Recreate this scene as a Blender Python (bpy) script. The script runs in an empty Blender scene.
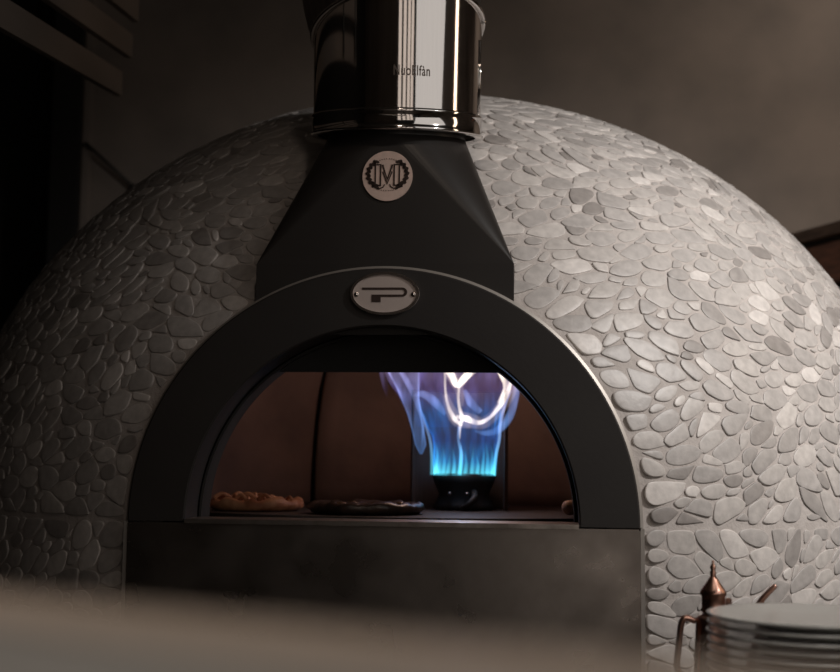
import bpy, bmesh, math, random
from math import sin, cos, pi, sqrt, radians, atan2, hypot
from mathutils import Vector, Matrix, noise
random.seed(7)
S = bpy.context.scene
COL = S.collection

# ------------------------------------------------------------------ camera, world, lights
cam_d = bpy.data.cameras.new('camera')
cam = bpy.data.objects.new('camera', cam_d); COL.objects.link(cam)
YAW, PITCH, ROLL = 0.0964, 0.0987, 0.01091
FPX = 1290.75
fwd = Vector((-sin(YAW)*cos(PITCH), cos(YAW)*cos(PITCH), sin(PITCH)))
rt = Vector((cos(YAW), sin(YAW), 0)); up = rt.cross(fwd)
r2 = cos(ROLL)*rt + sin(ROLL)*up; u2 = -sin(ROLL)*rt + cos(ROLL)*up
cam.matrix_world = Matrix(((r2.x, u2.x, -fwd.x, .31759), (r2.y, u2.y, -fwd.y, -2.50085), (r2.z, u2.z, -fwd.z, .1168), (0, 0, 0, 1)))
cam_d.sensor_width = 36; cam_d.lens = FPX/840*36
cam_d.clip_start = .02
cam_d.dof.use_dof = True; cam_d.dof.focus_distance = 2.55; cam_d.dof.aperture_fstop = 3.0
S.camera = cam
S.view_settings.view_transform = 'Standard'; S.view_settings.look = 'None'
S.view_settings.exposure = 0.7; S.view_settings.gamma = 1; S.view_settings.use_curve_mapping = False

w = bpy.data.worlds.new('world'); S.world = w; w.use_nodes = True
w.node_tree.nodes['Background'].inputs[0].default_value = (.9, .85, .8, 1)
w.node_tree.nodes['Background'].inputs[1].default_value = .005

def light(name, kind, loc, target, energy, color, **kw):
    d = bpy.data.lights.new(name, kind); d.energy = energy; d.color = color
    for k, v in kw.items(): setattr(d, k, v)
    o = bpy.data.objects.new(name, d); COL.objects.link(o); o.location = loc
    if target is not None:
        o.rotation_euler = (Vector(target)-Vector(loc)).to_track_quat('-Z', 'Y').to_euler()
    return o
light('ceiling_spotlight', 'SPOT', (2.35, -1.25, 1.95), (1.0, .9, .42), 205, (1, .955, .92), spot_size=radians(62), spot_blend=1.0, shadow_soft_size=.06)
light('window_daylight', 'AREA', (2.45, -1.75, 1.25), (.2, .1, .7), 6.5, (1, .95, .90), shape='RECTANGLE', size=2.5, size_y=1.8)
light('wall_fill', 'SPOT', (2.3, 1.2, 2.5), (1.7, 2.7, 1.1), 42, (1, .86, .74), spot_size=radians(110), spot_blend=1.0, shadow_soft_size=.08)  # extra spot added to brighten the right of the back wall
light('warm_side_strip', 'AREA', (2.6, .1, 1.2), (0, .1, 1.1), 2.6, (1, .75, .54), shape='RECTANGLE', size=.22, size_y=1.6)  # unseen warm strip, sized for its reflection in pipe and hood
light('front_fill', 'SPOT', (.45, -2.2, 2.45), (.08, .1, .44), 11, (1, .80, .65), spot_size=radians(36), spot_blend=1.0, shadow_soft_size=.10)  # added fill above the viewer for hood, arch and left dome
for hx_ in (.72, 1.18, 1.62, 2.0):      # unseen bright strips behind the viewer, spaced for banded reflections in the pipe
    light('reflection_strip', 'AREA', (hx_, -4.0, .15), (hx_-.25, 0, .15), 1.0, (1, .85, .74), shape='RECTANGLE', size=.28, size_y=2.3)
light('plate_fill', 'SPOT', (.95, -.95, 2.1), (.80, -.5, -.1), 20, (1, .93, .86), spot_size=radians(26), spot_blend=1.0, shadow_soft_size=.06)  # added spot, lifts the plates that the main spot misses
light('ledge_fill', 'SPOT', (-.1, -1.9, 1.5), (.15, -2.25, .05), 17, (1, .88, .76), spot_size=radians(60), spot_blend=1.0, shadow_soft_size=.05)  # unseen spot, there only to brighten the near ledge

# ------------------------------------------------------------------ materials
def mat(name, color, rough=.6, metal=0.0, color2=None, nscale=8, ndetail=4, bump=0, bscale=60, stretch=None, spec=None, rough2=None):
    m = bpy.data.materials.new(name); m.use_nodes = True
    nt = m.node_tree; n = nt.nodes; l = nt.links; b = n['Principled BSDF']
    b.inputs['Base Color'].default_value = (*color, 1); b.inputs['Roughness'].default_value = rough
    b.inputs['Metallic'].default_value = metal
    if spec is not None: b.inputs['Specular IOR Level'].default_value = spec
    tc = n.new('ShaderNodeTexCoord'); mp = n.new('ShaderNodeMapping'); l.new(tc.outputs['Object'], mp.inputs[0])
    if stretch: mp.inputs['Scale'].default_value = stretch
    if color2 is not None or rough2 is not None:
        tx = n.new('ShaderNodeTexNoise'); tx.inputs['Scale'].default_value = nscale; tx.inputs['Detail'].default_value = ndetail
        l.new(mp.outputs[0], tx.inputs['Vector'])
        mr = n.new('ShaderNodeMapRange'); mr.inputs[1].default_value = .35; mr.inputs[2].default_value = .65
        l.new(tx.outputs[0], mr.inputs[0])
        if color2 is not None:
            mx = n.new('ShaderNodeMix'); mx.data_type = 'RGBA'; mx.inputs[6].default_value = (*color, 1); mx.inputs[7].default_value = (*color2, 1)
            l.new(mr.outputs[0], mx.inputs[0]); l.new(mx.outputs[2], b.inputs['Base Color'])
        if rough2 is not None:
            m2 = n.new('ShaderNodeMapRange'); m2.inputs[3].default_value = rough; m2.inputs[4].default_value = rough2
            l.new(mr.outputs[0], m2.inputs[0]); l.new(m2.outputs[0], b.inputs['Roughness'])
    if bump:
        t2 = n.new('ShaderNodeTexNoise'); t2.inputs['Scale'].default_value = bscale; t2.inputs['Detail'].default_value = 5
        l.new(mp.outputs[0], t2.inputs['Vector'])
        bp = n.new('ShaderNodeBump'); bp.inputs['Strength'].default_value = bump; bp.inputs['Distance'].default_value = .004
        l.new(t2.outputs[0], bp.inputs['Height']); l.new(bp.outputs[0], b.inputs['Normal'])
    return m

def stone_mat():
    m = bpy.data.materials.new('sliced_pebble'); m.use_nodes = True
    n = m.node_tree.nodes; l = m.node_tree.links; b = n['Principled BSDF']
    g = n.new('ShaderNodeNewGeometry'); cr = n.new('ShaderNodeValToRGB')
    e = cr.color_ramp.elements; e[0].position = 0; e[0].color = (.29, .265, .25, 1); e[1].position = 1; e[1].color = (.70, .66, .63, 1)
    for p_, c_ in ((.15, (.40, .375, .358, 1)), (.5, (.47, .443, .425, 1)), (.85, (.53, .497, .47, 1))):
        x = e.new(p_); x.color = c_
    l.new(g.outputs['Random Per Island'], cr.inputs[0])
    tc = n.new('ShaderNodeTexCoord'); t = n.new('ShaderNodeTexNoise'); t.inputs['Scale'].default_value = 55; t.inputs['Detail'].default_value = 6
    l.new(tc.outputs['Object'], t.inputs['Vector'])
    mx = n.new('ShaderNodeMix'); mx.data_type = 'RGBA'; mx.blend_type = 'MULTIPLY'; mx.inputs[0].default_value = .5
    l.new(cr.outputs[0], mx.inputs[6]); l.new(t.outputs[0], mx.inputs[7])
    hs = n.new('ShaderNodeHueSaturation'); hs.inputs['Value'].default_value = 1.3
    l.new(mx.outputs[2], hs.inputs['Color']); l.new(hs.outputs[0], b.inputs['Base Color'])
    b.inputs['Roughness'].default_value = .43
    bp = n.new('ShaderNodeBump'); bp.inputs['Strength'].default_value = .35; bp.inputs['Distance'].default_value = .003
    l.new(t.outputs[0], bp.inputs['Height']); l.new(bp.outputs[0], b.inputs['Normal'])
    return m

M = dict(
    stone=stone_mat(),
    grout=mat('cement_grout', (.45, .41, .385), .9, color2=(.51, .47, .445), nscale=30, bump=.5, bscale=120),
    plaster=mat('wall_plaster', (.155, .132, .115), .85, color2=(.225, .187, .16), nscale=2.6, bump=.15, bscale=25),
    darkwall=mat('dark_wall', (.03, .027, .025), .9, color2=(.022, .02, .019)),
    floor=mat('floor_tile', (.09, .08, .07), .6, color2=(.12, .1, .09)),
    ceil=mat('ceiling_paint', (.12, .11, .1), .9),
    black=mat('black_painted_steel', (.026, .023, .022), .55, color2=(.03, .027, .025), nscale=5, bump=.06, bscale=90, spec=.35),
    hood=mat('black_satin_steel', (.024, .021, .020), .40, color2=(.028, .025, .023), nscale=6, bump=.03, bscale=60, spec=.45),
    soot=mat('sooted_steel', (.012, .011, .01), .7),
    trim=mat('pale_metal_edging', (.42, .39, .36), .45, .6),
    chrome=mat('polished_steel', (.62, .59, .57), .07, 1.0, bump=.02, bscale=6),
    duct=mat('dull_steel_duct', (.22, .2, .19), .4, 1.0),
    steel=mat('brushed_steel', (.36, .33, .305), .26, 1.0, color2=(.26, .235, .215), nscale=9, rough2=.38, bump=.05, bscale=40),
    sill=mat('worn_steel_sill', (.5, .46, .43), .3, 1.0, color2=(.25, .225, .2), nscale=20, rough2=.42),
    lining=mat('fired_refractory', (.30, .20, .16), .9, color2=(.20, .135, .11), nscale=5, bump=.4, bscale=40),
    brick=mat('oven_floor_tile', (.055, .042, .037), .6, color2=(.035, .026, .023), nscale=9),
    badge=mat('copper_badge', (.80, .60, .52), .5, .1, color2=(.70, .54, .47), nscale=60),
    plate_badge=mat('satin_badge_plate', (.62, .53, .49), .4, .2),
    rimmetal=mat('badge_rim_metal', (.5, .45, .42), .25, 1.0),
    ink=mat('dark_brown_print', (.035, .018, .013), .6),
    copper=mat('copper', (.78, .46, .36), .24, 1.0, color2=(.60, .34, .26), nscale=14, rough2=.32),
    china=mat('white_china', (.78, .78, .75), .22),
    steelwork=mat('worktop_steel', (.3, .29, .28), .4, 1.0),
    ledge=mat('grey_stone_ledge', (.33, .32, .305), .55, color2=(.29, .28, .27), nscale=12),
    ledgewood=mat('tan_ledge_edging', (.50, .41, .345), .5, color2=(.46, .375, .31), nscale=12),
    slat=mat('greyed_wood', (.2, .165, .14), .7, color2=(.16, .13, .11), nscale=5, stretch=(1, .1, 1)),
    darkwood=mat('dark_stained_wood', (.19, .125, .09), .5, color2=(.08, .05, .036), nscale=10, stretch=(1, 1, 8), bump=.3),
    redwood=mat('reddish_stained_wood', (.24, .10, .06), .45, color2=(.11, .05, .035), nscale=10, stretch=(1, 1, 8), bump=.3),
    crust=mat('browned_crust', (.62, .32, .17), .6, color2=(.30, .11, .05), nscale=30, bump=.5),
    dough=mat('pale_crust', (.75, .5, .35), .6, color2=(.6, .32, .2), nscale=30),
    char=mat('charred_crust', (.02, .014, .012), .35, color2=(.06, .035, .025), nscale=40, bump=.6),
    glint=mat('oily_topping', (.12, .08, .05), .12),
    shield=mat('heat_browned_steel', (.075, .055, .047), .55, .3, color2=(.05, .037, .032)),
    engrave=mat('etched_lettering', (.16, .13, .11), .6, .3),
    blacktrim=mat('black_trim', (.012, .011, .01), .6),
)

# ------------------------------------------------------------------ helpers
def empty(name, loc, label, cat, group=None):
    o = bpy.data.objects.new(name, None); COL.objects.link(o); o.location = loc; o.empty_display_size = .1
    o['label'] = label; o['category'] = cat
    if group: o['group'] = group
    return o
def wloc(o):
    v = Vector((0, 0, 0))
    while o is not None: v += o.location; o = o.parent
    return v
def build(name, bm, m, parent=None, smooth=False, origin=None):
    """links bm (world coordinates) as ONE mesh object; its origin is 'origin' or the parent's"""
    me = bpy.data.meshes.new(name)
    base = wloc(parent) if parent else Vector((0, 0, 0))
    org = Vector(origin) if origin is not None else base
    bmesh.ops.translate(bm, verts=bm.verts, vec=-org)
    bmesh.ops.recalc_face_normals(bm, faces=bm.faces)
    if smooth:
        for f in bm.faces: f.smooth = True
    bm.to_mesh(me); bm.free(); me.materials.append(m)
    o = bpy.data.objects.new(name, me); COL.objects.link(o)
    o.location = org-base; o.parent = parent
    return o
def sharp(o, deg=35):
    me = o.data; bm = bmesh.new(); bm.from_mesh(me)
    for e in bm.edges:
        if len(e.link_faces) == 2 and e.calc_face_angle(0) > radians(deg): e.smooth = False
    for f in bm.faces: f.smooth = True
    bm.to_mesh(me); bm.free(); return o
def tag(o, label, cat, group=None):
    o['label'] = label; o['category'] = cat
    if group: o['group'] = group
    return o
def add_box(bm, lo, hi, rot=None, bevel=0):
    r = bmesh.ops.create_cube(bm, size=1)
    vs = r['verts']; c = (Vector(lo)+Vector(hi))/2; d = Vector(hi)-Vector(lo)
    for v in vs:
        p = Vector((v.co.x*d.x, v.co.y*d.y, v.co.z*d.z))
        v.co = (rot @ p if rot else p)+c
    if bevel:
        es = list({e for v in vs for e in v.link_edges})
        bmesh.ops.bevel(bm, geom=es, offset=bevel, segments=2, affect='EDGES')
def box(lo, hi, bevel=0):
    bm = bmesh.new(); add_box(bm, lo, hi, bevel=bevel); return bm
def frame_of(t):
    t = t.normalized(); a = Vector((0, 0, 1)) if abs(t.z) < .9 else Vector((0, 1, 0))
    x = t.cross(a).normalized(); return x, t.cross(x).normalized()
def add_tube(bm, pts, rad, n=12, caps=True, flat=None):
    """tube through pts; rad is a number or list; flat=(axis, factor) squashes the section along a world axis"""
    pts = [Vector(p) for p in pts]; N = len(pts)
    rs = rad if isinstance(rad, (list, tuple)) else [rad]*N
    rings = []; x = None
    for i, p in enumerate(pts):
        t = (pts[min(i+1, N-1)]-pts[max(i-1, 0)]).normalized()
        if x is None: x, y = frame_of(t)
        else:
            x = (x-t*x.dot(t)).normalized(); y = t.cross(x)
        ring = []
        for k in range(n):
            a = 2*pi*k/n; o = (x*cos(a)+y*sin(a))*rs[i]
            if flat: o = o-flat[0]*o.dot(flat[0])*(1-flat[1])
            ring.append(bm.verts.new(p+o))
        rings.append(ring)
    for i in range(N-1):
        for k in range(n):
            bm.faces.new((rings[i][k], rings[i][(k+1) % n], rings[i+1][(k+1) % n], rings[i+1][k]))
    if caps: bm.faces.new(rings[0][::-1]); bm.faces.new(rings[-1])
def tube(pts, rad, n=12, **k):
    bm = bmesh.new(); add_tube(bm, pts, rad, n, **k); return bm
def add_lathe(bm, prof, c=(0, 0, 0), n=32, M4=None, closed=False):
    """prof: list of (r, z); revolves about z through c"""
    c = Vector(c); rings = []
    for r, z in prof:
        if r < 1e-6: rings.append([bm.verts.new((M4 @ Vector((0, 0, z)) if M4 else Vector((0, 0, z)))+c)])
        else:
            rings.append([bm.verts.new((M4 @ Vector((r*cos(2*pi*k/n), r*sin(2*pi*k/n), z)) if M4 else Vector((r*cos(2*pi*k/n), r*sin(2*pi*k/n), z)))+c) for k in range(n)])
    pairs = list(zip(rings, rings[1:]))
    if closed: pairs.append((rings[-1], rings[0]))
    for a, b in pairs:
        for k in range(n):
            k2 = (k+1) % n
            if len(a) == 1: bm.faces.new((a[0], b[k2], b[k]))
            elif len(b) == 1: bm.faces.new((a[k], a[k2], b[0]))
            else: bm.faces.new((a[k], a[k2], b[k2], b[k]))
def lathe(prof, c=(0, 0, 0), n=32, **k):
    bm = bmesh.new(); add_lathe(bm, prof, c, n, **k); return bm
def smooth_path(P, k=6):
    P = [Vector(p) for p in P]; out = []
    for i in range(len(P)-1):
        p0 = P[max(i-1, 0)]; p1 = P[i]; p2 = P[i+1]; p3 = P[min(i+2, len(P)-1)]
        for j in range(k):
            t = j/k
            out.append(.5*((2*p1)+(-p0+p2)*t+(2*p0-5*p1+4*p2-p3)*t*t+(-p0+3*p1-3*p2+p3)*t**3))
    out.append(P[-1]); return out
def add_prism(bm, poly, y0, y1, fx=None):
    """poly of (x, z) extruded from y0 to y1"""
    f = fx or (lambda x, y, z: Vector((x, y, z)))
    a = [bm.verts.new(f(x, y0, z)) for x, z in poly]; b = [bm.verts.new(f(x, y1, z)) for x, z in poly]
    n = len(poly)
    bm.faces.new(a); bm.faces.new(b[::-1])
    for i in range(n): bm.faces.new((a[i], b[i], b[(i+1) % n], a[(i+1) % n]))

# ------------------------------------------------------------------ the room
FZ = -1.15
def struct(name, bm, m, parent=None):
    o = build(name, bm, m, parent)
    if parent is None: o['kind'] = 'structure'
    return o
struct('floor', box((-3.2, -4.2, FZ-.1), (3.2, 3.6, FZ)), M['floor'])
struct('ceiling', box((-3.2, -4.2, 2.6), (3.2, 3.6, 2.7)), M['ceil'])
bm = box((-1.6, 2.7, FZ), (3.2, 2.85, 2.6)); add_box(bm, (-3.2, 2.7, 2.5), (-1.6, 2.85, 2.6))
struct('wall_back', bm, M['plaster'])
struct('wall_left', box((-3.2, -4.2, FZ), (-3.05, 3.6, 2.6)), M['darkwall'])
struct('wall_right', box((3.05, -4.2, FZ), (3.2, 3.6, 2.6)), M['plaster'])
bm = box((-3.2, -4.2, FZ), (.5, -4.05, 2.6))
struct('wall_front', bm, M['plaster'])
struct('trim_3', box((.5, -4.22, FZ), (.58, -4.02, 2.6), .01), M['darkwall'])
d = struct('door_1', box((-3.05, 2.98, FZ), (-1.6, 3.03, 2.5)), M['darkwall'])
build('door_panel', box((-2.9, 2.965, FZ+.2), (-1.95, 2.985, 2.2), .004), M['blacktrim'], d)
struct('trim_1', box((-1.75, 2.64, FZ), (-1.625, 2.84, 2.5), .006), M['blacktrim'])
struct('trim_2', box((-1.625, 2.675, FZ), (-1.59, 2.70, 2.5), .004), M['plaster'])

# ------------------------------------------------------------------ the oven
C0 = Vector((0, 1.22, 0)); A, CZ = 1.30, 1.143
oven = empty('pizza_oven', (0, 1.22, FZ), 'large domed pizza oven clad in pale sliced pebbles with a black arched mouth', 'pizza oven')

def dome_pt(x, y, z):
    v = Vector((x/A, (y-C0.y)/A, z/CZ)); v.normalize()
    return Vector((v.x*A, v.y*A+C0.y, v.z*CZ))
def dome_n(p):
    return Vector((p.x/A**2, (p.y-C0.y)/A**2, p.z/CZ**2)).normalized()
def drum_pt(x, y, z):
    d_ = hypot(x, y-C0.y); return Vector((x/d_*A, (y-C0.y)/d_*A+C0.y, z))
def drum_n(p):
    return Vector((p.x, p.y-C0.y, 0)).normalized()

# backing shell of dome and drum
bm = bmesh.new()
NL, NP = 128, 40
def in_mouth(p, R=.494): return p.y < .6 and (hypot(p.x, p.z) < R if p.z >= 0 else abs(p.x) < R)
grid = []
for j in range(-8, NP+1):
    row = []
    for i in range(NL):
        a = 2*pi*i/NL
        if j < 0: p = Vector((A*cos(a), C0.y+A*sin(a), j/8*-FZ))
        else:
            e = pi/2*j/NP; p = Vector((A*cos(e)*cos(a), C0.y+A*cos(e)*sin(a), CZ*sin(e)))
        row.append(bm.verts.new(p))
    grid.append(row)
for j in range(len(grid)-1):
    for i in range(NL):
        q = (grid[j][i], grid[j][(i+1) % NL], grid[j+1][(i+1) % NL], grid[j+1][i])
        c = sum((v.co for v in q), Vector())/4
        if not in_mouth(c, .46): bm.faces.new(q)
bmesh.ops.delete(bm, geom=[v for v in bm.verts if not v.link_faces], context='VERTS')
for v in bm.verts:
    if v.co.y < .5 and in_mouth(v.co, .506): v.co.y = max(v.co.y, .03)
bmesh.ops.remove_doubles(bm, verts=bm.verts, dist=1e-5)
build('dome_render', bm, M['grout'], oven, True)

# sliced pebbles: a weighted Voronoi split of the surface, one rounded flat stone per cell
def pebbles(surf, nrm, cands, clipz, seed):
    rnd = random.Random(seed); cell = .09; H = {}; seeds = []
    def key(p): return (int(math.floor(p.x/cell)), int(math.floor(p.y/cell)), int(math.floor(p.z/cell)))
    def near(p):
        k = key(p)
        for dx in (-1, 0, 1):
            for dy in (-1, 0, 1):
                for dz in (-1, 0, 1):
                    yield from H.get((k[0]+dx, k[1]+dy, k[2]+dz), ())
    def axes(p):
        n = nrm(p); t = Vector((0, 0, 1)).cross(n)
        t = t.normalized() if t.length > 1e-3 else Vector((1, 0, 0))
        b = n.cross(t)
        a = .6*noise.noise(p*3.1)+1.4*noise.noise(p*8+Vector((7, 1, 3)))
        s = 1.36+.34*noise.noise(p*5+Vector((3, 9, 1)))
        X = t*cos(a)+b*sin(a); Y = -t*sin(a)+b*cos(a)
        return n, X, Y, s
    for r, tries in ((.0285, 3800), (.0235, 12000), (.0185, 24000), (.0145, 34000), (.0115, 30000)):
        for _ in range(tries):
            p = cands(rnd)
            if p is None: continue
            n, X, Y, s = axes(p); ok = True
            for (q, rq) in near(p):
                d_ = q-p; dd = hypot(d_.dot(X)/s, d_.dot(Y)*s)
                if dd < (r+rq)*.90 and abs(d_.dot(n)) < .1: ok = False; break
            if ok:
                H.setdefault(key(p), []).append((p, r)); seeds.append((p, r, n, X, Y, s))
    out = []
    for (p, r, n, X, Y, s) in seeds:
        poly = [(-.075, -.075), (.075, -.075), (.075, .075), (-.075, .075)]
        poly = [(x, y) for x, y in poly]
        def clip(poly, nx, ny, d_):
            res = []
            for i in range(len(poly)):
                a = poly[i]; b = poly[(i+1) % len(poly)]
                fa = nx*a[0]+ny*a[1]-d_; fb = nx*b[0]+ny*b[1]-d_
                if fa <= 0: res.append(a)
                if (fa < 0 < fb) or (fb < 0 < fa):
                    t = fa/(fa-fb); res.append((a[0]+(b[0]-a[0])*t, a[1]+(b[1]-a[1])*t))
            return res
        # work in the stretched metric (u = X/s, v = Y*s)
        for (q, rq) in near(p):
            if q is p: continue
            d_ = q-p; u = d_.dot(X)/s; v = d_.dot(Y)*s; L = hypot(u, v)
            if L < 1e-6 or L > .16: continue
            k = (L*L+r*r-rq*rq)/(2*L)
            poly = clip(poly, u/L, v/L, k-.0013)
            if len(poly) < 3: break
        if len(poly) < 3: continue
        # world-plane clips: base line and arch edge
        def wclip(poly, N, dist):          # keep (P-p).N <= dist
            return clip(poly, N.dot(X)*s, N.dot(Y)/s, dist)
        if clipz > 0: poly = wclip(poly, Vector((0, 0, -1)), p.z-.004)
        else: poly = wclip(poly, Vector((0, 0, 1)), -.004-p.z)
        if len(poly) < 3: continue
        if p.y < .5:
            if p.z >= 0:
                rh = Vector((p.x, 0, p.z)).normalized(); dd = hypot(p.x, p.z)-.515
                if dd < .12: poly = wclip(poly, -rh, dd)
            elif abs(p.x)-.512 < .12:
                poly = wclip(poly, Vector((-1 if p.x > 0 else 1, 0, 0)), abs(p.x)-.512)
        if len(poly) < 3: continue
        P = [(x*s, y/s) for x, y in poly]
        # cap long arms
        mx = r*1.75
        P = [(x*min(1, mx*1.2/max(1e-6, hypot(x, y))), y*min(1, mx*1.2/max(1e-6, hypot(x, y)))) for x, y in P]
        # corner cutting gives the rounded river-stone outline
        for it, c in ((0, rnd.choice((.16, .24, .30))), (1, .25), (2, .25)):
            Q = []
            for i in range(len(P)):
                a = P[i]; b = P[(i+1) % len(P)]
                if hypot(a[0]-b[0], a[1]-b[1]) < .0012: Q.append(((a[0]+b[0])/2, (a[1]+b[1])/2)); continue
                Q.append((a[0]+(b[0]-a[0])*c, a[1]+(b[1]-a[1])*c)); Q.append((a[0]+(b[0]-a[0])*(1-c), a[1]+(b[1]-a[1])*(1-c)))
            P = Q
            if len(P) > 34: break
        cx = sum(a for a, _ in P)/len(P); cy = sum(b for _, b in P)/len(P)
        ar = abs(sum(P[i][0]*P[(i+1) % len(P)][1]-P[(i+1) % len(P)][0]*P[i][1] for i in range(len(P))))/2
        if ar < 1.0e-4: continue
        gap = rnd.choice((0, 0, .0006, .0015, .003))
        rad = sqrt(ar/pi); sh = 1-gap/rad
        tx, ty = rnd.uniform(-.03, .03), rnd.uniform(-.03, .03); h0 = rnd.uniform(.0014, .0036)
        out.append((p, n, X, Y, [((x-cx)*sh+cx, (y-cy)*sh+cy) for x, y in P], (cx, cy), rad, tx, ty, h0))
    bm = bmesh.new()
    for (p, n, X, Y, P, (cx, cy), rad, tx, ty, h0) in out:
        prev = None; ins = .0022/rad
        for sc, hh in ((1.0, -.002), (1.0, h0*.55), (1-ins*.45, h0*.9), (1-ins*1.3, h0), (.45, h0+.0003)):
            ring = []
            for x, y in P:
                x2 = (x-cx)*sc+cx; y2 = (y-cy)*sc+cy
                q = p+X*x2+Y*y2; base = surf(q.x, q.y, q.z)
                h = hh+(tx*x2+ty*y2 if hh > 0 else 0)
                ring.append(bm.verts.new(base+nrm(base)*max(h, -.002)))
            if prev:
                for i in range(len(ring)):
                    bm.faces.new((prev[i], prev[(i+1) % len(ring)], ring[(i+1) % len(ring)], ring[i]))
            prev = ring
        bm.faces.new(prev)
    return bm
def dome_cand(rnd):
    z = rnd.uniform(.012, 1) ; a = rnd.uniform(-pi, 0) if rnd.random() < .8 else rnd.uniform(0, pi)
    # area weighting of the slightly flattened ellipsoid is close to that of a sphere
    r = sqrt(max(0, 1-z*z)); p = Vector((A*r*cos(a), C0.y+A*r*sin(a), CZ*z))
    if p.y > C0.y+.55 or p.z < .014: return None
    if p.y < .6 and hypot(p.x, p.z) < .528: return None
    return p
def drum_cand(rnd, side=0):
    a = rnd.uniform(-pi*1.08, pi*.08); z = rnd.uniform(-.46, -.016)
    p = Vector((A*cos(a), C0.y+A*sin(a), z))
    if p.y < .6 and abs(p.x) < .525: return None
    if p.x*side < 0: return None
    return p
build('dome_pebbles', pebbles(dome_pt, dome_n, dome_cand, 1, 3), M['stone'], oven, True)
for side in (-1, 1): build('base_pebbles', pebbles(drum_pt, drum_n, lambda rnd: drum_cand(rnd, side), -1, 5+side), M['stone'], oven, True)

# black arch round the mouth: a deep ring
def arc_pts(R, n=72, a0=0, a1=pi): return [(R*cos(a0+(a1-a0)*i/n), R*sin(a0+(a1-a0)*i/n)) for i in range(n+1)]
def add_ring(bm, prof, n=96, z0=0):
    """prof: closed list of (radius, y) swept over the half circle"""
    rs = []
    for i in range(n+1):
        a = pi*i/n; rs.append([bm.verts.new((r*cos(a), y, z0+r*sin(a))) for r, y in prof])
    m = len(prof)
    for i in range(n):
        for k in range(m): bm.faces.new((rs[i][k], rs[i][(k+1) % m], rs[i+1][(k+1) % m], rs[i+1][k]))
    bm.faces.new(rs[0]); bm.faces.new(rs[-1][::-1])
bm = bmesh.new()
add_ring(bm, [(.500, .003), (.497, 0), (.388, 0), (.385, .003), (.385, .095), (.470, .30), (.500, .30)])
sharp(build('mouth_arch', bm, M['black'], oven, True))
bm = bmesh.new(); add_ring(bm, [(.5065, .016), (.5005, .012), (.5005, .12), (.5065, .12)])
sharp(build('arch_edging', bm, M['trim'], oven, True))
bm = bmesh.new(); add_ring(bm, [(.383, .098), (.378, .098), (.378, .165), (.47, .36), (.478, .36), (.386, .17)])
sharp(build('inner_throat', bm, M['soot'], oven, True))
# smoke baffle closing the top of the mouth
R_, zb = .384, .303; a0 = math.asin(zb/R_)
poly = [(R_*cos(a0+(pi-2*a0)*i/40), R_*sin(a0+(pi-2*a0)*i/40)) for i in range(41)]
bm = bmesh.new(); add_prism(bm, poly, .115, .13)
build('smoke_baffle', bm, M['soot'], oven)

# steel front below the mouth and the sill
bm = box((-.5, 0, FZ), (.5, .06, -.003), .0025)
fp = sharp(build('front_panel', bm, M['steel'], oven))
bm = bmesh.new()
poly = [(-.383, 0), (-.383, .006), (.383, .006), (.383, 0)]
add_prism(bm, [(-.384, -.004), (.384, -.004), (.384, .005), (-.384, .005)], -.006, .11)
sharp(build('mouth_sill', bm, M['sill'], oven))
bm = bmesh.new()
add_box(bm, (-.508, .004, FZ), (-.5005, .12, -.002)); build('panel_edge', bm, M['trim'], oven)
bm = bmesh.new()
add_box(bm, (.5005, .004, FZ), (.508, .12, -.002)); build('panel_edge', bm, M['trim'], oven)

# baking chamber: floor disc and lining cast in segments with open seams
KC = Vector((.02, .74, 0)); KX, KY, KZ = .66, .52, .56
bm = bmesh.new(); add_lathe(bm, [(0, -.02), (.66, -.02), (.66, .004), (0, .004)], (0, 0, 0), 64)
for v in bm.verts: v.co = Vector((v.co.x*1.0+KC.x, v.co.y*.8+KC.y, v.co.z))
build('oven_floor', bm, M['brick'], oven)
def lining(a_lo, a_hi):
    bm = bmesh.new(); n = 20; m = 24; g = []
    for j in range(m+1):
        e = pi/2*j/m; row = []
        ce = cos(e)**.38; se = sin(e)**.9
        for i in range(n+1):
            a = a_lo+(a_hi-a_lo)*i/n
            row.append(bm.verts.new((KC.x+KX*ce*cos(a), KC.y+KY*ce*sin(a), KZ*se)))
        g.append(row)
    for j in range(m):
        for i in range(n):
            q = (g[j][i], g[j][i+1], g[j+1][i+1], g[j+1][i]); c = sum((v.co for v in q), Vector())/4
            if c.y < .5 and hypot(c.x, c.z) < .475: continue
            bm.faces.new(q)
    bmesh.ops.delete(bm, geom=[v for v in bm.verts if not v.link_faces], context='VERTS')
    bmesh.ops.remove_doubles(bm, verts=bm.verts, dist=1e-4)
    bmesh.ops.solidify(bm, geom=bm.faces[:], thickness=.03)
    return bm
seam = radians(124); g_ = radians(.9)
for (a, b) in ((seam+g_, seam+radians(90)-g_), (seam+radians(90)+g_, seam+radians(180)-g_), (seam+radians(180)+g_, seam+radians(270)-g_), (seam-radians(90)+g_, seam-g_)):
    build('lining_segment', lining(a, b), M['lining'], oven, True)

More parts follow.
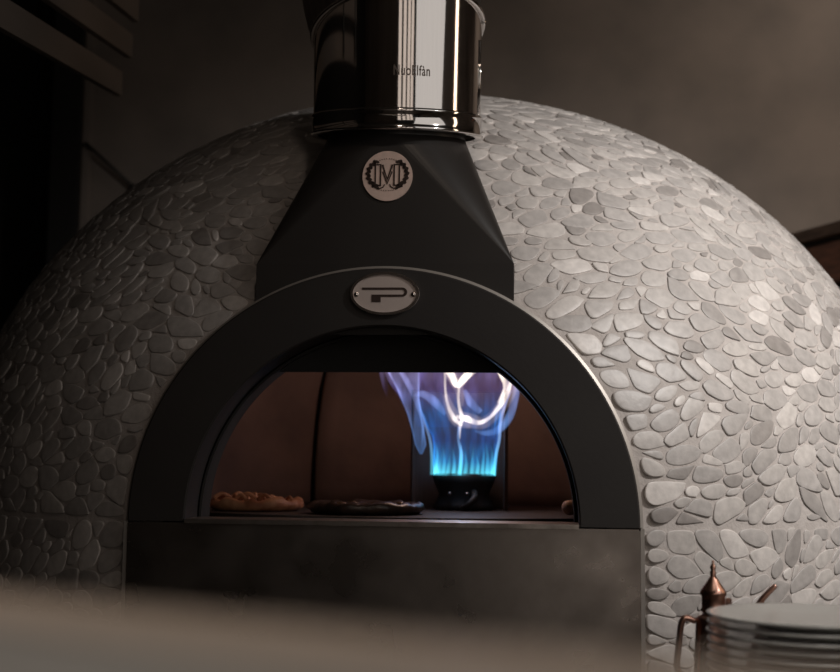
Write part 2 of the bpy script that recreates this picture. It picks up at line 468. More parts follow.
# smoke hood: skirt and square-to-round transition up to the flue
HB = [(-.258, .022), (.258, .022), (.258, .42), (-.258, .42)]; HZ = .512
PC = Vector((.004, .178, .808)); TL = radians(9)
AX = Vector((.018, -sin(TL), cos(TL))).normalized(); UX = (Vector((1, 0, 0))-AX*AX.x).normalized(); UY = AX.cross(UX)
def pcirc(a, r, s=0): return PC+AX*s+UX*(r*cos(a))+UY*(r*sin(a))
bm = bmesh.new()
crn = [bm.verts.new((x, y, HZ)) for x, y in HB]; low = [bm.verts.new((x, y, .415 if abs(y-.42) < .01 else .37)) for x, y in HB]
for i in range(4): bm.faces.new((crn[i], crn[(i+1) % 4], low[(i+1) % 4], low[i]))
NQ = 22; circ = [bm.verts.new(pcirc(-3*pi/4+2*pi*k/(4*NQ)-pi/4, .146, -.006)) for k in range(4*NQ)]
# corner 0 (left front) spans -pi .. -pi/2, corner 1 -pi/2 .. 0 ...
for q in range(4):
    for k in range(NQ):
        a = circ[(q*NQ+k) % (4*NQ)]; b = circ[(q*NQ+k+1) % (4*NQ)]; bm.faces.new((crn[q], a, b))
    a = circ[((q+1)*NQ) % (4*NQ)]; bm.faces.new((crn[q], a, crn[(q+1) % 4]))
tp = [bm.verts.new(v.co+AX*.012) for v in circ]
for k in range(4*NQ): bm.faces.new((circ[k], circ[(k+1) % (4*NQ)], tp[(k+1) % (4*NQ)], tp[k]))
hood = build('smoke_hood', bm, M['hood'], oven)

# badges
def disc_x(cx, cz, rx, rz, y0, y1, n=64, tilt=None):
    bm = bmesh.new(); add_prism(bm, [(cx+rx*cos(2*pi*k/n), cz+rz*sin(2*pi*k/n)) for k in range(n)], y0, y1, tilt); return bm
# plane of the hood front: through the bottom edge and the front of the circle
pf = pcirc(-pi/2, .146, -.006); Hy = .022; sl = (pf.y-Hy)/(pf.z-HZ)
def onhood(x, y, z): return Vector((x, Hy+sl*(z-HZ)+y, z))
bc = (.004, .691)
rb = build('round_badge', disc_x(bc[0], bc[1], .0505, .0515, -.004, .002, tilt=onhood), M['badge'], oven)
rb['label'] = 'coppery round badge with a wreathed letter M'
bm = bmesh.new()
def blob(bm, pts, y0=-.0052, y1=-.0035, f=onhood): add_prism(bm, pts, y0, y1, f)
def rect(x0, z0, x1, z1): return [(x0, z0), (x1, z0), (x1, z1), (x0, z1)]
cx, cz = bc
# dark field behind the letter, letter strokes left in badge colour on top
for s in (-1, 1):
    for k in range(15):                                      # wreath leaves
        a = radians(118-16.5*k) if k < 15 else 0
        r0 = .0385+.003*(k % 2)
        x = cx+s*(.009+.030*cos(radians(62-9.2*k))); z = cz+.004+.030*sin(radians(62-9.2*k))*.95
        t = radians(62-9.2*k)+(.7 if k % 2 else 2.2)
        L, W = .0070, .0034
        pts = []
        for q in range(8):
            u = 2*pi*q/8; px = L*cos(u); pz = W*sin(u)
            pts.append((x+s*(px*cos(t)-pz*sin(t)), z+px*sin(t)+pz*cos(t)))
        blob(bm, pts if s > 0 else pts[::-1])
    # heavy dark outlines of the two uprights and the diagonals
    blob(bm, rect(cx+s*.019-.0068, cz-.018, cx+s*.019-.0038, cz+.022))
    blob(bm, rect(cx+s*.019+.0038, cz-.018, cx+s*.019+.0068, cz+.022))
    blob(bm, rect(cx+s*.019-.0068, cz-.021, cx+s*.019+.0068, cz-.018))
    blob(bm, rect(cx+s*.019-.0068, cz+.022, cx+s*.019+.0068, cz+.0245))
    blob(bm, [(cx+s*.0115, cz+.022), (cx+s*.0085, cz+.024), (cx, cz-.004), (cx, cz-.010)][::s])
    blob(bm, [(cx+s*.0105, cz+.008), (cx+s*.0085, cz+.010), (cx, cz-.013), (cx, cz-.018)][::s])
    for k in range(6):                                       # small marks above and below
        blob(bm, rect(cx+s*(.003+.0045*k), cz+.0345-.0009*k*k*.4, cx+s*(.003+.0045*k)+.0014, cz+.0362-.0009*k*k*.4))
        blob(bm, rect(cx+s*(.003+.0045*k), cz-.031+.0006*k*k*.4, cx+s*(.003+.0045*k)+.0012, cz-.0292+.0006*k*k*.4))
    # scroll below each upright
    pts = []; 
    for q in range(9): u = pi+pi*q/8; pts.append((cx+s*.017+.0125*cos(u), cz-.0175+.0095*sin(u)))
    for q in range(9): u = 2*pi-pi*q/8; pts.append((cx+s*.017+.0105*cos(u), cz-.0175+.0072*sin(u)))
    blob(bm, pts)
build('emblem', bm, M['ink'], rb)

pc = (.006, .449)
pb = build('oval_badge', disc_x(pc[0], pc[1], .068, .0425, -.005, 0.001), M['plate_badge'], oven)
pb['label'] = 'oval metal badge with a hooked letter P'
bm = bmesh.new()
n = 72; o_ = []
for r1, y in ((1.0, -.005), (1.0, -.0085), (.93, -.0085), (.93, -.005)):
    o_.append([bm.verts.new((pc[0]+.068*r1*cos(2*pi*k/n), y, pc[1]+(.0425-.068*(1-r1))*sin(2*pi*k/n))) for k in range(n)])
for a, b in zip(o_, o_[1:]+o_[:1]):
    for k in range(n): bm.faces.new((a[k], a[(k+1) % n], b[(k+1) % n], b[k]))
build('badge_rim', bm, M['rimmetal'], pb)
for s in (-1, 1):
    build('screw', lathe([(0, .0025), (.0022, .0022), (.0024, .0008), (.0042, .002), (.0052, 0)], (pc[0]+s*.0565, -.0052, pc[1]-.002), 16, M4=Matrix.Rotation(pi/2, 3, 'X')), M['rimmetal'], pb, True)
# hooked P: long bar on top turning back along a lower bar that ends in a block
w_ = .0044; x0, x1 = pc[0]-.045, pc[0]+.034; zt, zl = pc[1]+.0095, pc[1]-.0045; rr = (zt-zl)/2; zc = (zt+zl)/2
P = [(x0, zt+w_/2), (x1, zt+w_/2)]+[(x1+(rr+w_/2+.001)*cos(pi/2-pi*q/12), zc+(rr+w_/2)*sin(pi/2-pi*q/12)) for q in range(1, 12)]+[(x1, zl-w_/2), (pc[0]-.008, zl-w_/2), (pc[0]-.008, zl-.0125), (pc[0]-.026, zl-.0125), (pc[0]-.026, zl+w_/2), (x1, zl+w_/2)]
P += [(x1+(rr-w_/2)*cos(-pi/2+pi*q/12), zc+(rr-w_/2)*sin(-pi/2+pi*q/12)) for q in range(1, 12)]+[(x1, zt-w_/2), (x0, zt-w_/2)]
bm = bmesh.new(); add_prism(bm, P, -.0062, -.0045)
build('letter', bm, M['ink'], pb)

# ------------------------------------------------------------------ flue pipe
flue = empty('flue_pipe', PC, 'polished steel flue pipe rising from the black hood of the oven', 'flue pipe')
RP = .1775
NM = Vector((-.11, sin(radians(9.5)), cos(radians(9.5)))).normalized()      # mitre plane normal
AX2 = (2*NM.dot(AX)*NM-AX).normalized()
QC = PC+AX*.222
def cyl_pt(a, r, axis, u, v, c): return c+u*(r*cos(a))+v*(r*sin(a))
def on_mitre(a, r, off=0):
    b = PC+UX*(r*cos(a))+UY*(r*sin(a)); t = (QC+NM*off-b).dot(NM)/AX.dot(NM); return b+AX*t
n = 96
bm = bmesh.new(); R1 = [bm.verts.new(pcirc(2*pi*k/n, RP, .03)) for k in range(n)]; R2 = [bm.verts.new(on_mitre(2*pi*k/n, RP)) for k in range(n)]
for k in range(n): bm.faces.new((R1[k], R1[(k+1) % n], R2[(k+1) % n], R2[k]))
build('pipe_body', bm, M['chrome'], flue, True)
M3 = Matrix((UX, UY, AX)).transposed()
bm = lathe([(RP-.01, 0), (RP+.003, 0), (RP+.0065, .003), (RP+.0035, .007), (RP+.0025, .036), (RP+.0055, .040), (RP+.0025, .044), (RP-.01, .044)], PC, n, M4=M3)
build('bottom_collar', bm, M['chrome'], flue, True)
bm = bmesh.new(); add_tube(bm, [on_mitre(2*pi*k/n, RP+.003) for k in range(n)]+[on_mitre(0, RP+.003)], .0055, 8)
build('elbow_seam', bm, M['chrome'], flue, True)
# mitred elbow: pleated dull duct above
bm = bmesh.new(); n2 = 192; rings = []
for j in range(13):
    ring = []
    for k in range(n2):
        a = 2*pi*k/n2; p = on_mitre(a, RP+.004+(.0028*sin(a*44) if j > 0 else 0)+.004*min(1, j/2)); ring.append(bm.verts.new(p+AX2*(j*.05)))
    rings.append(ring)
for j in range(12):
    for k in range(n2): bm.faces.new((rings[j][k], rings[j][(k+1) % n2], rings[j+1][(k+1) % n2], rings[j+1][k]))
build('pleated_elbow', bm, M['duct'], flue, True)
# seam strip up the right side with its band clamp
sa = radians(-9)
bm = bmesh.new(); add_tube(bm, [pcirc(sa, RP+.001, .04), pcirc(sa, RP+.001, .20)], .0028, 8); build('lock_seam', bm, M['chrome'], flue, True)
# small stamped lettering on the pipe face
def flue_text(txt, a_mid, s0, height):
    cu = bpy.data.curves.new('maker_name', 'FONT'); cu.body = txt; cu.size = 1; cu.offset = .012; cu.space_character = 1.12; cu.align_x = 'CENTER'
    to = bpy.data.objects.new('tmp', cu); COL.objects.link(to)
    bpy.context.view_layer.update(); me = bpy.data.meshes.new_from_object(to.evaluated_get(bpy.context.evaluated_depsgraph_get()))
    bpy.data.objects.remove(to); bm = bmesh.new(); bm.from_mesh(me); bpy.data.meshes.remove(me)
    for v in bm.verts:
        a = a_mid+v.co.x*height*.80/RP; v.co = pcirc(a, RP+.0006, s0+v.co.y*height*1.25)
    return bm
o = build('maker_name', flue_text('NuoElfàn', radians(-74), .108, .023), M['engrave'], flue)

# ------------------------------------------------------------------ gas burner with flame
burner = empty('gas_burner', (.12, .72, .005), 'black round gas burner with a back shield on the oven floor', 'burner')
BX, BY = .12, .72
bm = bmesh.new()
add_lathe(bm, [(0, .0048), (.07, .0048), (.076, .012), (.070, .02), (.062, .045), (.074, .07), (.079, .092), (.073, .095), (.06, .088), (0, .085)], (BX, BY, 0), 40)
build('burner_drum', bm, M['soot'], burner, True)
for x in (-.030, .012):
    build('nozzle', lathe([(0, .016), (.004, .014), (.006, .006), (.006, 0)], (BX+x, BY-.074+abs(x)*.15, .045), 12, M4=Matrix.Rotation(pi/2, 3, 'X')), M['duct'], burner, True)
build('gas_feed_pipe', tube(smooth_path([(BX+.028, BY-.06, .05), (BX+.03, BY-.095, .035), (BX+.012, BY-.10, .016), (BX+.0, BY-.07, .010)]), .008, 10), M['blacktrim'], burner, True)
bm = bmesh.new(); g = []
for i in range(25):
    a = radians(218-256*i/24+0) ; a = radians(200)-radians(220)*i/24
    x = BX-.012+.118*cos(a); y = BY-.0+.105*sin(a); g.append((x, y))
vs = []
for (x, y) in g:
    d_ = Vector((x-BX, y-BY, 0)).normalized()*.003
    vs.append([bm.verts.new((x, y, .0048)), bm.verts.new((x, y, .300)), bm.verts.new((x+d_.x, y+d_.y, .300)), bm.verts.new((x+d_.x, y+d_.y, .0048))])
for a, b in zip(vs, vs[1:]):
    for k in range(4): bm.faces.new((a[k], a[(k+1) % 4], b[(k+1) % 4], b[k]))
bm.faces.new(vs[0]); bm.faces.new(vs[-1][::-1])
build('back_shield', bm, M['shield'], burner)

def fire(name, stops, strength, zlo=.095, zhi=.36, streak=0.0, nscale=14, contrast=.5):
    """emission-only volume: colour follows height in the flame, wisps from stretched noise"""
    m = bpy.data.materials.new(name); m.use_nodes = True; n = m.node_tree.nodes; l = m.node_tree.links
    n.remove(n['Principled BSDF']); out = n['Material Output']
    em = n.new('ShaderNodeEmission'); l.new(em.outputs[0], out.inputs['Volume'])
    tc = n.new('ShaderNodeTexCoord'); sx = n.new('ShaderNodeSeparateXYZ'); l.new(tc.outputs['Object'], sx.inputs[0])
    mr = n.new('ShaderNodeMapRange'); mr.inputs[1].default_value = zlo-.1; mr.inputs[2].default_value = zhi-.1; l.new(sx.outputs[2], mr.inputs[0])
    cr = n.new('ShaderNodeValToRGB'); e = cr.color_ramp.elements
    for i, (p_, c_, s_) in enumerate(stops):
        x = e[i] if i < 2 else e.new(p_)
        x.position = p_; x.color = (*[v*s_ for v in c_], 1)
    l.new(mr.outputs[0], cr.inputs[0]); l.new(cr.outputs[0], em.inputs['Color'])
    mp = n.new('ShaderNodeMapping'); mp.inputs['Scale'].default_value = (1, 1, .16); l.new(tc.outputs['Object'], mp.inputs[0])
    t = n.new('ShaderNodeTexNoise'); t.inputs['Scale'].default_value = nscale; t.inputs['Detail'].default_value = 3; l.new(mp.outputs[0], t.inputs['Vector'])
    r2_ = n.new('ShaderNodeMapRange'); r2_.inputs[1].default_value = .38; r2_.inputs[2].default_value = .66
    r2_.inputs[3].default_value = strength*(1-contrast); r2_.inputs[4].default_value = strength*(1+contrast); l.new(t.outputs[0], r2_.inputs[0])
    l.new(r2_.outputs[0], em.inputs['Strength'])
    return m
BLUE = (.02, .22, 1.0); CYAN = (.12, .75, 1.0); VIO = (.36, .30, 1.0); PALE = (1.0, .86, .78); LILAC = (.62, .50, .95)
F = dict(
    body=fire('flame_blue', [(0, CYAN, 1.0), (.10, (.03, .38, 1), .75), (.30, BLUE, .30), (.55, (.02, .24, .75), .46), (.8, VIO, .14), (1, VIO, .2)], 26, nscale=60, contrast=.8),
    veil=fire('flame_violet', [(0, BLUE, .1), (.55, BLUE, .3), (.78, VIO, .35), (1, LILAC, .5)], 6.5, nscale=34, contrast=.95),
    wisp=fire('flame_pale_blue', [(0, (.12, .4, 1), .5), (.5, (.22, .42, 1), .8), (1, (.5, .48, 1), .8)], 16, nscale=45, contrast=.6),
    hot=fire('flame_white', [(0, (.5, .6, 1), .5), (.25, PALE, .5), (.5, PALE, .95), (1, (1, .86, .66), .9)], 60, nscale=50, contrast=.65),
    haze=fire('flame_haze', [(0, LILAC, .5), (.5, (1, .8, .8), .6), (1, (.95, .75, .85), .8)], 5, nscale=50, contrast=.6),
    jet=fire('flame_jet', [(0, CYAN, 1.0), (.12, (.08, .6, 1), .7), (.3, (.1, .4, 1), .3)], 34, nscale=30, contrast=.3),
    edge=fire('flame_edge', [(0, CYAN, .9), (.3, (.25, .5, 1), .8), (1, LILAC, .8)], 55, nscale=30, contrast=.3),
)
flame = empty('gas_flame', (.12, .70, .1), 'tall blue and white gas flame rising from the burner at the right of the oven', 'flame')
# x and z of a flame point seen in the plane of the burner
def fx(px, py, y=.70):
    return Vector((.042+(px-432)/406+ (y-.7)*.02, y, .0905+(475-py)/401))
def loft(rows, n=36, wall=.0045):
    """closed hollow shell through horizontal ovals (cx, rx, cy, ry, z)"""
    bm = bmesh.new()
    for sgn in (0, 1):
        rg = []
        for (c, rx, cy, ry, z) in rows:
            rr_ = []
            for k in range(n):
                a = 2*pi*k/n; wob = 1+.05*sin(3*a+z*23)+.04*sin(5*a-z*31)
                rr_.append(bm.verts.new((c+(rx-sgn*wall)*wob*cos(a), cy+(ry-sgn*wall)*wob*sin(a), z)))
            rg.append(rr_)
        for a, b in zip(rg, rg[1:]):
            for k in range(n):
                q = (a[k], a[(k+1) % n], b[(k+1) % n], b[k]); bm.faces.new(q if not sgn else q[::-1])
        if sgn == 0: B0, T0 = rg[0], rg[-1]
        else:
            for k in range(n):
                bm.faces.new((B0[(k+1) % n], B0[k], rg[0][k], rg[0][(k+1) % n])); bm.faces.new((T0[k], T0[(k+1) % n], rg[-1][(k+1) % n], rg[-1][k]))
    return bm
def row(pl, pr, py, cy=.70, ry=.06):
    a = fx(pl, py); b = fx(pr, py); return ((a.x+b.x)/2, (b.x-a.x)/2, cy, ry, a.z)
rows = [row(433, 495, 475.5, .70, .062), row(433, 496, 462), row(433, 497, 448, .7, .064), row(431, 499, 436, .7, .066), row(426, 501, 424, .7, .068), row(420, 503, 410, .7, .07), row(416, 508, 396, .7, .072), row(414, 511, 380, .7, .074), row(415, 512, 362, .7, .072), row(422, 508, 348, .7, .06)]
build('flame_body', loft(rows), F['body'], flame, True)
rows = [row(418, 482, 428, .70, .02), row(408, 500, 412, .70, .035), row(396, 511, 396, .70, .05), row(383, 516, 383, .70, .07), row(378, 520, 372, .70, .085), row(378, 526, 360, .70, .09), row(390, 518, 345, .70, .08)]
build('flame_veil', loft(rows, wall=.012), F['veil'], flame, True)
FL = (Vector((0, 1, 0)), .8)
def strand(name, pts, rads, m, y=.66):
    P_ = smooth_path([fx(a, b, y+dy) for a, b, dy in pts], 8); R_ = []
    for i in range(len(P_)):
        t = i/(len(P_)-1)*(len(rads)-1); k = min(int(t), len(rads)-2); R_.append((rads[k]+(rads[k+1]-rads[k])*(t-k))/406)
    bm = tube(P_, R_, 14); return build(name, bm, F[m], flame, True)
# left tongue hanging off the main flame
rows = [row(420, 423, 455, .68, .004), row(415, 427, 446, .68, .010), row(412, 425, 432, .68, .014), row(407, 422, 416, .69, .018), row(400, 419, 400, .69, .022), row(392, 418, 386, .7, .028), row(384, 417, 372, .7, .03), row(380, 416, 352, .7, .03)]
build('flame_tongue', loft(rows, wall=.0035), F['wisp'], flame, True)
strand('flame_tongue', [(379, 345, .03), (381, 372, .03), (384, 388, .03), (386, 400, .03)], [4, 4, 3, .5], 'veil')
strand('flame_tongue', [(400, 372, .02), (410, 388, .0), (418, 405, 0), (424, 425, 0), (423, 450, 0)], [3, 3, 3, 2, .6], 'wisp')
strand('flame_edge', [(433, 475, 0), (433, 455, 0), (431, 440, 0), (426, 425, 0), (424, 415, 0)], [1.4, 1.6, 1.6, 1.3, .5], 'edge')
strand('flame_edge', [(495, 475, 0), (497, 455, 0), (500, 440, 0), (501, 425, 0), (505, 408, 0), (512, 392, 0)], [1.2, 1.7, 1.7, 1.8, 1.6, .5], 'edge')
strand('flame_edge', [(462, 475, -.01), (463, 455, 0), (460, 440, 0), (461, 428, 0)], [2.2, 2.0, 1.4, 1.8], 'edge', .645)
for k in range(16):                       # separate jets at the burner ports
    a = -pi+pi*k/15; px = 464+29*cos(a); yy = -.052*sin(-a)-.0
    h = 20+13*((k*7) % 5)/4
    strand('flame_jet', [(px, 475, yy), (px+1, 475-h*.5, yy), (px+(2 if k % 2 else -1), 475-h, yy)], [2.3, 1.7, .3], 'jet', .70)
# white hot swirl
strand('flame_swirl', [(442, 345, 0), (446, 372, 0), (447, 392, 0), (450, 408, 0), (456, 420, 0), (464, 427, 0)], [4, 1.2, 1.3, 1.7, 2.8, 1.2], 'hot', .64)
strand('flame_swirl', [(458, 418, 0), (468, 420, 0), (480, 424, 0), (492, 418, 0), (503, 404, 0), (510, 390, 0), (511, 376, 0), (504, 366, 0), (494, 350, 0)], [1.5, 3.4, 2.6, 1.8, 3.0, 2.2, 1.6, 1.2, 2], 'hot', .64)
strand('flame_swirl', [(446, 396, 0), (452, 412, 0), (460, 420, 0), (472, 422, 0), (484, 424, 0), (497, 414, 0), (508, 398, 0), (515, 380, 0), (516, 360, 0)], [3, 6, 9, 8, 6, 6, 7, 6, 5], 'haze', .66)
strand('flame_swirl', [(446, 350, 0), (452, 372, 0), (460, 392, 0), (462, 408, 0)], [9, 9, 5, 3], 'haze', .66)
strand('flame_swirl', [(490, 352, 0), (500, 372, 0), (506, 388, 0), (498, 404, 0)], [3, 3.4, 3, 1], 'hot', .68)
strand('flame_swirl', [(461, 386, 0), (460, 398, 0), (461, 408, 0), (464, 420, 0), (462, 427, 0), (462, 440, 0)], [1.6, 1.5, 1.7, 2.4, 1.8, .6], 'hot', .63)
strand('flame_swirl', [(440, 352, 0), (447, 368, 0), (453, 378, 0), (459, 387, 0), (468, 378, 0), (478, 368, 0), (484, 350, 0)], [4, 4, 4, 3.6, 4, 4, 4], 'hot', .64)
strand('flame_swirl', [(466, 392, 0), (472, 404, 0), (482, 414, 0)], [2, 4.5, 3], 'wisp', .64)
strand('flame_tongue', [(476, 432, 0), (488, 434, 0), (500, 430, 0), (510, 418, 0), (515, 402, 0), (518, 386, 0), (521, 366, 0), (524, 348, 0)], [1, 3.0, 4.2, 4.5, 4.0, 3.6, 4, 3], 'wisp', .65)
strand('flame_tongue', [(414, 398, 0), (424, 396, 0), (436, 404, 0), (446, 416, 0)], [1, 4, 5, 2], 'wisp', .66)
# light the burning gas throws into the chamber
light('flame_glow', 'POINT', (.13, .62, .40), None, 1.15, (1, .66, .48), shadow_soft_size=.05).parent = None
light('flame_blue_glow', 'POINT', (.12, .60, .18), None, .12, (.4, .6, 1), shadow_soft_size=.04)

# ------------------------------------------------------------------ pizzas baking
def pizza(name, cx, cy, rx, ry, h, m, bumps, seed, label, group='pizzas baking on the oven floor'):
    t = empty(name, (cx, cy, .006), label, 'pizza', group); rnd = random.Random(seed)
    bm = bmesh.new(); n = 56
    prof = [(0, .002), (.9, .0), (1.0, h*.35), (.97, h*.8), (.9, h), (.8, h*.8), (.72, h*.5), (.4, h*.42), (0, h*.42)]
    add_lathe(bm, prof, (0, 0, 0), n)
    for v in bm.verts:
        a = atan2(v.co.y, v.co.x); q = 1+.10*noise.noise(Vector((cos(a)*2, sin(a)*2, seed)))
        z = v.co.z*(1+bumps*noise.noise(Vector((cos(a)*5+seed, sin(a)*5, v.co.z*30))))
        v.co = Vector((cx+v.co.x*rx*q, cy+v.co.y*ry*q, .006+z))
    build('crust', bm, m[0], t, True)
    bm = bmesh.new()
    for k in range(34):
        a = rnd.uniform(0, 2*pi); r = sqrt(rnd.random())*.78; x = cx+rx*r*cos(a); y = cy+ry*r*sin(a); s = rnd.uniform(.006, .013)
        if m[2] == 'strip':
            d_ = Vector((rnd.uniform(-1, 1), rnd.uniform(-.6, .6), 0))*.022
            z0 = .006+h*(.55+.5*rnd.random())
            add_tube(bm, smooth_path([Vector((x, y, z0))-d_, Vector((x, y, z0+.010)), Vector((x, y, z0-.002))+d_], 4), s*.45, 7)
        else:
            r_ = bmesh.ops.create_icosphere(bm, subdivisions=2, radius=s, matrix=Matrix.Translation((x, y, .006+h*.55)) @ Matrix.Diagonal((1.3, 1, .6+rnd.random()*.5, 1)))
    tp_ = build('topping', bm, m[1], t, True); tp_['kind'] = 'stuff'
    return t
pizza('pizza', -.355, .50, .11, .10, .026, (M['crust'], M['crust'], 'strip'), .5, 3, 'browned pizza with crinkled golden topping at the left of the oven mouth')
pizza('pizza', -.08, .40, .133, .13, .026, (M['char'], M['glint'], 'lump'), .35, 8, 'dark charred pizza in the middle of the oven floor')
pizza('pizza', .445, .56, .085, .085, .024, (M['char'], M['char'], 'lump'), .3, 11, 'dark edge of a pizza at the far right of the oven mouth')
bm = bmesh.new(); bmesh.ops.create_icosphere(bm, subdivisions=3, radius=.017, matrix=Matrix.Translation((.374, .36, .026)) @ Matrix.Diagonal((1.1, 1, .95, 1)))
for v in bm.verts: v.co += Vector((1, 1, 1))*.003*noise.noise(v.co*60)
tag(build('dough_ball', bm, M['dough'], None, True, (.385, .36, .008)), 'small browned round dough ball inside the right end of the oven mouth', 'dough ball')

# ------------------------------------------------------------------ worktop, plates and oil can at the right
WZ = -.285
wt = empty('worktop', (1.15, -.45, FZ), 'steel worktop below the frame edge at the right of the oven, carrying the plates', 'worktop')
build('top', box((.52, -.85, WZ-.04), (1.9, -.12, WZ), .004), M['steelwork'], wt)
for x in (.57, 1.85):
    for y in (-.8, -.17): build('leg', box((x-.025, y-.025, FZ), (x+.025, y+.025, WZ-.04)), M['steelwork'], wt)

PX, PY, PR = .705, -.55, .150
def plate_bm(z):
    r = PR
    return lathe([(0, .004), (.075, .004), (.078, 0), (.083, 0), (.086, .004), (.115, .0075), (.138, .0115), (r-.002, .0125), (r, .0138), (r-.0005, .0165), (r-.006, .0165), (.132, .0135), (.110, .0098), (.088, .0072), (0, .0068)], (PX, PY, z), 72)
first = None
NPL = 15; pitch = .01245
for k in range(NPL):
    z = WZ+k*pitch
    if first is None:
        first = build('dinner_plate', plate_bm(z), M['china'], None, True, (PX, PY, z)); o = first
    else:
        o = first.copy(); COL.objects.link(o); o.location = (PX+random.uniform(-.0012, .0012), PY+random.uniform(-.0012, .0012), z); o.rotation_euler.z = random.uniform(0, 6)
    if k == NPL-1: lab = 'white china dinner plate, topmost of the stack beside the copper oil can'
    elif k == 0: lab = 'white china dinner plate, lowest of the stack, resting on the worktop'
    else:
        ORD = ('second', 'third', 'fourth', 'fifth', 'sixth', 'seventh', 'eighth', 'ninth', 'tenth', 'eleventh', 'twelfth', 'thirteenth', 'fourteenth')
        lab = 'white china dinner plate, %s from the top of the stack beside the oil can' % ORD[NPL-2-k]
    tag(o, lab, 'plate', 'stack of white dinner plates')

KXc, KYc = .5925, -.33
can = empty('oil_can', (KXc, KYc, WZ), 'small copper oil can with pointed lid and square handle behind the plate stack', 'oil can')
bm = lathe([(0, 0), (.040, 0), (.042, .004), (.0375, .012), (.033, .10), (.0305, .150), (.031, .156), (.027, .160), (.020, .163), (.0195, .170), (0, .170)], (KXc+.002, KYc, WZ), 40)
build('body', bm, M['copper'], can, True)
lid = build('lid', lathe([(.0205, .168), (.0215, .170), (.0188, .173), (.0188, .192), (.0212, .195), (.0212, .199), (.0185, .204), (.012, .213), (.0075, .220), (.0055, .224), (0, .224)], (KXc, KYc, WZ), 36), M['copper'], can, True)
build('finial', lathe([(.0055, .222), (.0045, .227), (.0052, .231), (.0035, .234), (.0052, .238), (.0036, .242), (.0018, .245), (.0022, .2485), (0, .251)], (KXc, KYc, WZ), 20), M['copper'], can, True)
hx = KXc
bm = bmesh.new()
P = smooth_path([(hx-.030, KYc, WZ+.152), (hx-.044, KYc-.004, WZ+.157), (hx-.052, KYc-.006, WZ+.149), (hx-.056, KYc-.006, WZ+.12), (hx-.060, KYc-.006, WZ+.085), (hx-.058, KYc-.006, WZ+.074), (hx-.055, KYc-.004, WZ+.066), (hx-.033, KYc, WZ+.060)], 5)
add_tube(bm, P, .0052, 10, flat=(Vector((0, 1, 0)), 1.5)); build('handle', bm, M['copper'], can, True)
P = smooth_path([(hx+.028, KYc, WZ+.035), (hx+.05, KYc, WZ+.075), (hx+.062, KYc, WZ+.135), (hx+.072, KYc, WZ+.180), (hx+.100, KYc, WZ+.212)], 6)
k = len(P); bm = tube(P, [.009-.0050*i/(k-1) for i in range(k)], 12); build('spout', bm, M['copper'], can, True)
build('lid_hinge', box((KXc+.0195, KYc-.004, WZ+.165), (KXc+.029, KYc+.004, WZ+.190), .0015), M['copper'], can)

# ------------------------------------------------------------------ near ledge, out of focus
ledge = empty('serving_ledge', (.3, -2.5, FZ), 'blurred grey serving ledge with tan front edging across the bottom of the picture', 'ledge')
LT = .072
def slab(p0, p1, depth, ztop, th):
    """slab whose far edge runs p0 -> p1, extending 'depth' back towards the viewer"""
    p0 = Vector((*p0, 0)); p1 = Vector((*p1, 0)); d_ = (p1-p0).normalized(); nn = Vector((d_.y, -d_.x, 0))
    bm = bmesh.new(); c = [p0, p1, p1+nn*depth, p0+nn*depth]
    a = [bm.verts.new(v+Vector((0, 0, ztop))) for v in c]; b = [bm.verts.new(v+Vector((0, 0, ztop-th))) for v in c]
    bm.faces.new(a); bm.faces.new(b[::-1])
    for i in range(4): bm.faces.new((a[i], b[i], b[(i+1) % 4], a[(i+1) % 4]))
    bmesh.ops.bevel(bm, geom=bm.edges[:], offset=.002, segments=2, affect='EDGES')
    return bm
e0 = Vector((.134, -2.072)); e1 = Vector((.380, -2.213)); dd = (e1-e0).normalized()
far0 = e0-dd*.75; far1 = e1+dd*.75; nb = Vector((dd.y, -dd.x))
build('edging', slab(far0, far1, .055, LT, .035), M['ledgewood'], ledge)
build('top', slab(far0+nb*.0555, far1+nb*.0555, .42, LT, .03), M['ledge'], ledge)
for s, t in ((far0, .1), (far1, -.1)):
    q = s+dd*t+nb*.2
    build('leg', box((q.x-.03, q.y-.03, FZ), (q.x+.03, q.y+.03, LT-.03)), M['blacktrim'], ledge)

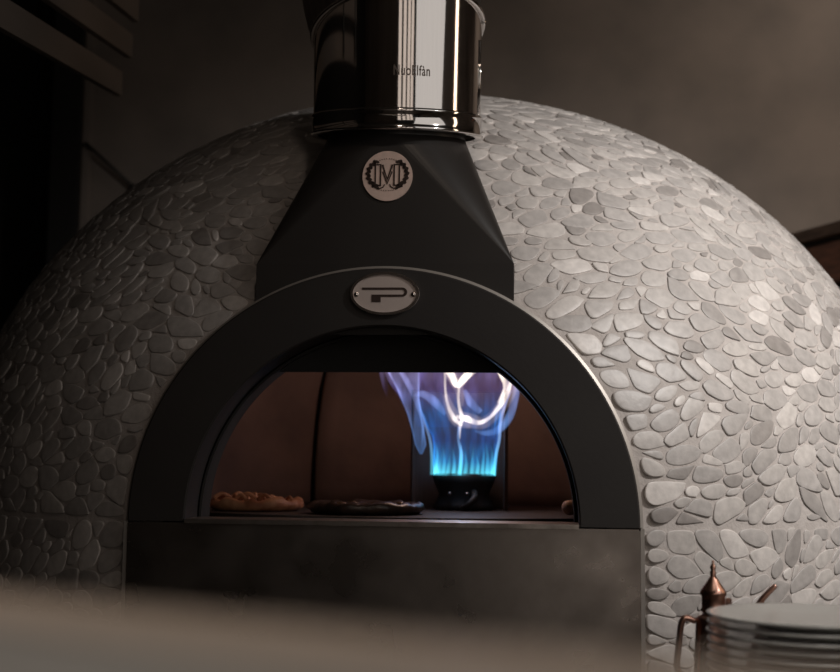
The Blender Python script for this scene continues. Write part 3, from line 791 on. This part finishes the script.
# ------------------------------------------------------------------ slatted rack top left, rod, shelf on the right
D = Vector((-.049, .991, .127)).normalized()
rack = empty('slatted_rack', (-.95, .2, 1.3), 'greyed wooden slatted rack hanging from the ceiling at the top left', 'rack')
for (x, zt, zb_) in ((-.972, 1.286, 1.212), (-.944, 1.401, 1.329), (-.928, 1.519, 1.441), (-.905, 1.64, 1.56)):
    bm = bmesh.new(); e = Vector((x, 1.2, 0)); L = 1.9
    v = []
    for t in (0, L):
        for (ox, z) in ((0, zt), (.020, zt), (.020, zb_), (0, zb_)):
            v.append(bm.verts.new(Vector((x+ox, 1.2, z))-D*t))
    for i in range(4): bm.faces.new((v[i], v[(i+1) % 4], v[4+(i+1) % 4], v[4+i]))
    bm.faces.new(v[:4]); bm.faces.new(v[4:][::-1])
    build('slat', bm, M['slat'], rack)
for t in (1.5, 1.85):
    q = Vector((-.95, 1.2, 1.25))-D*t
    bm = bmesh.new(); lo = q; add_box(bm, (q.x+.0, q.y-.015, q.z-.03), (q.x+.035, q.y+.015, 2.6)); build('hanger', bm, M['blacktrim'], rack)

bm = tube([(-1.605, 2.66, 1.445), (-1.40, 2.675, 1.262)], .0075, 10); 
bmesh.ops.create_icosphere(bm, subdivisions=2, radius=.016, matrix=Matrix.Translation((-1.395, 2.68, 1.257)))
add_tube(bm, [(-1.395, 2.68, 1.257), (-1.395, 2.705, 1.257)], .012, 10)
tag(build('metal_rod', bm, M['blacktrim'], None, True, (-1.5, 2.68, 1.35)), 'thin dark metal rod slanting from the black door post across the back wall', 'rod')

sh = empty('wall_shelf', (1.6, 2.3, .85), 'dark brown wooden shelf on the back wall behind the right side of the dome', 'shelf')
sd = (Vector((1.41, 2.351, 0))-Vector((1.293, 2.6, 0))).normalized()
def plank(z0, z1, off, m, name, th=.03):
    a = Vector((1.20, 2.69, 0))+off; b = a+sd*1.5
    nn = Vector((-sd.y, sd.x, 0))*-1
    bm = bmesh.new(); c = [a, b, b+nn*-th, a+nn*-th]
    t_ = [bm.verts.new(v+Vector((0, 0, z1))) for v in c]; l_ = [bm.verts.new(v+Vector((0, 0, z0))) for v in c]
    bm.faces.new(t_); bm.faces.new(l_[::-1])
    for i in range(4): bm.faces.new((t_[i], l_[i], l_[(i+1) % 4], t_[(i+1) % 4]))
    return build(name, bm, m, sh)
plank(.975, 1.019, Vector((0, 0, 0)), M['darkwood'], 'upper_board')
plank(.80, .945, Vector((0, 0, 0)), M['redwood'], 'lower_board')
plank(.70, 1.0, Vector((.06, 0, 0)), M['blacktrim'], 'back_board')
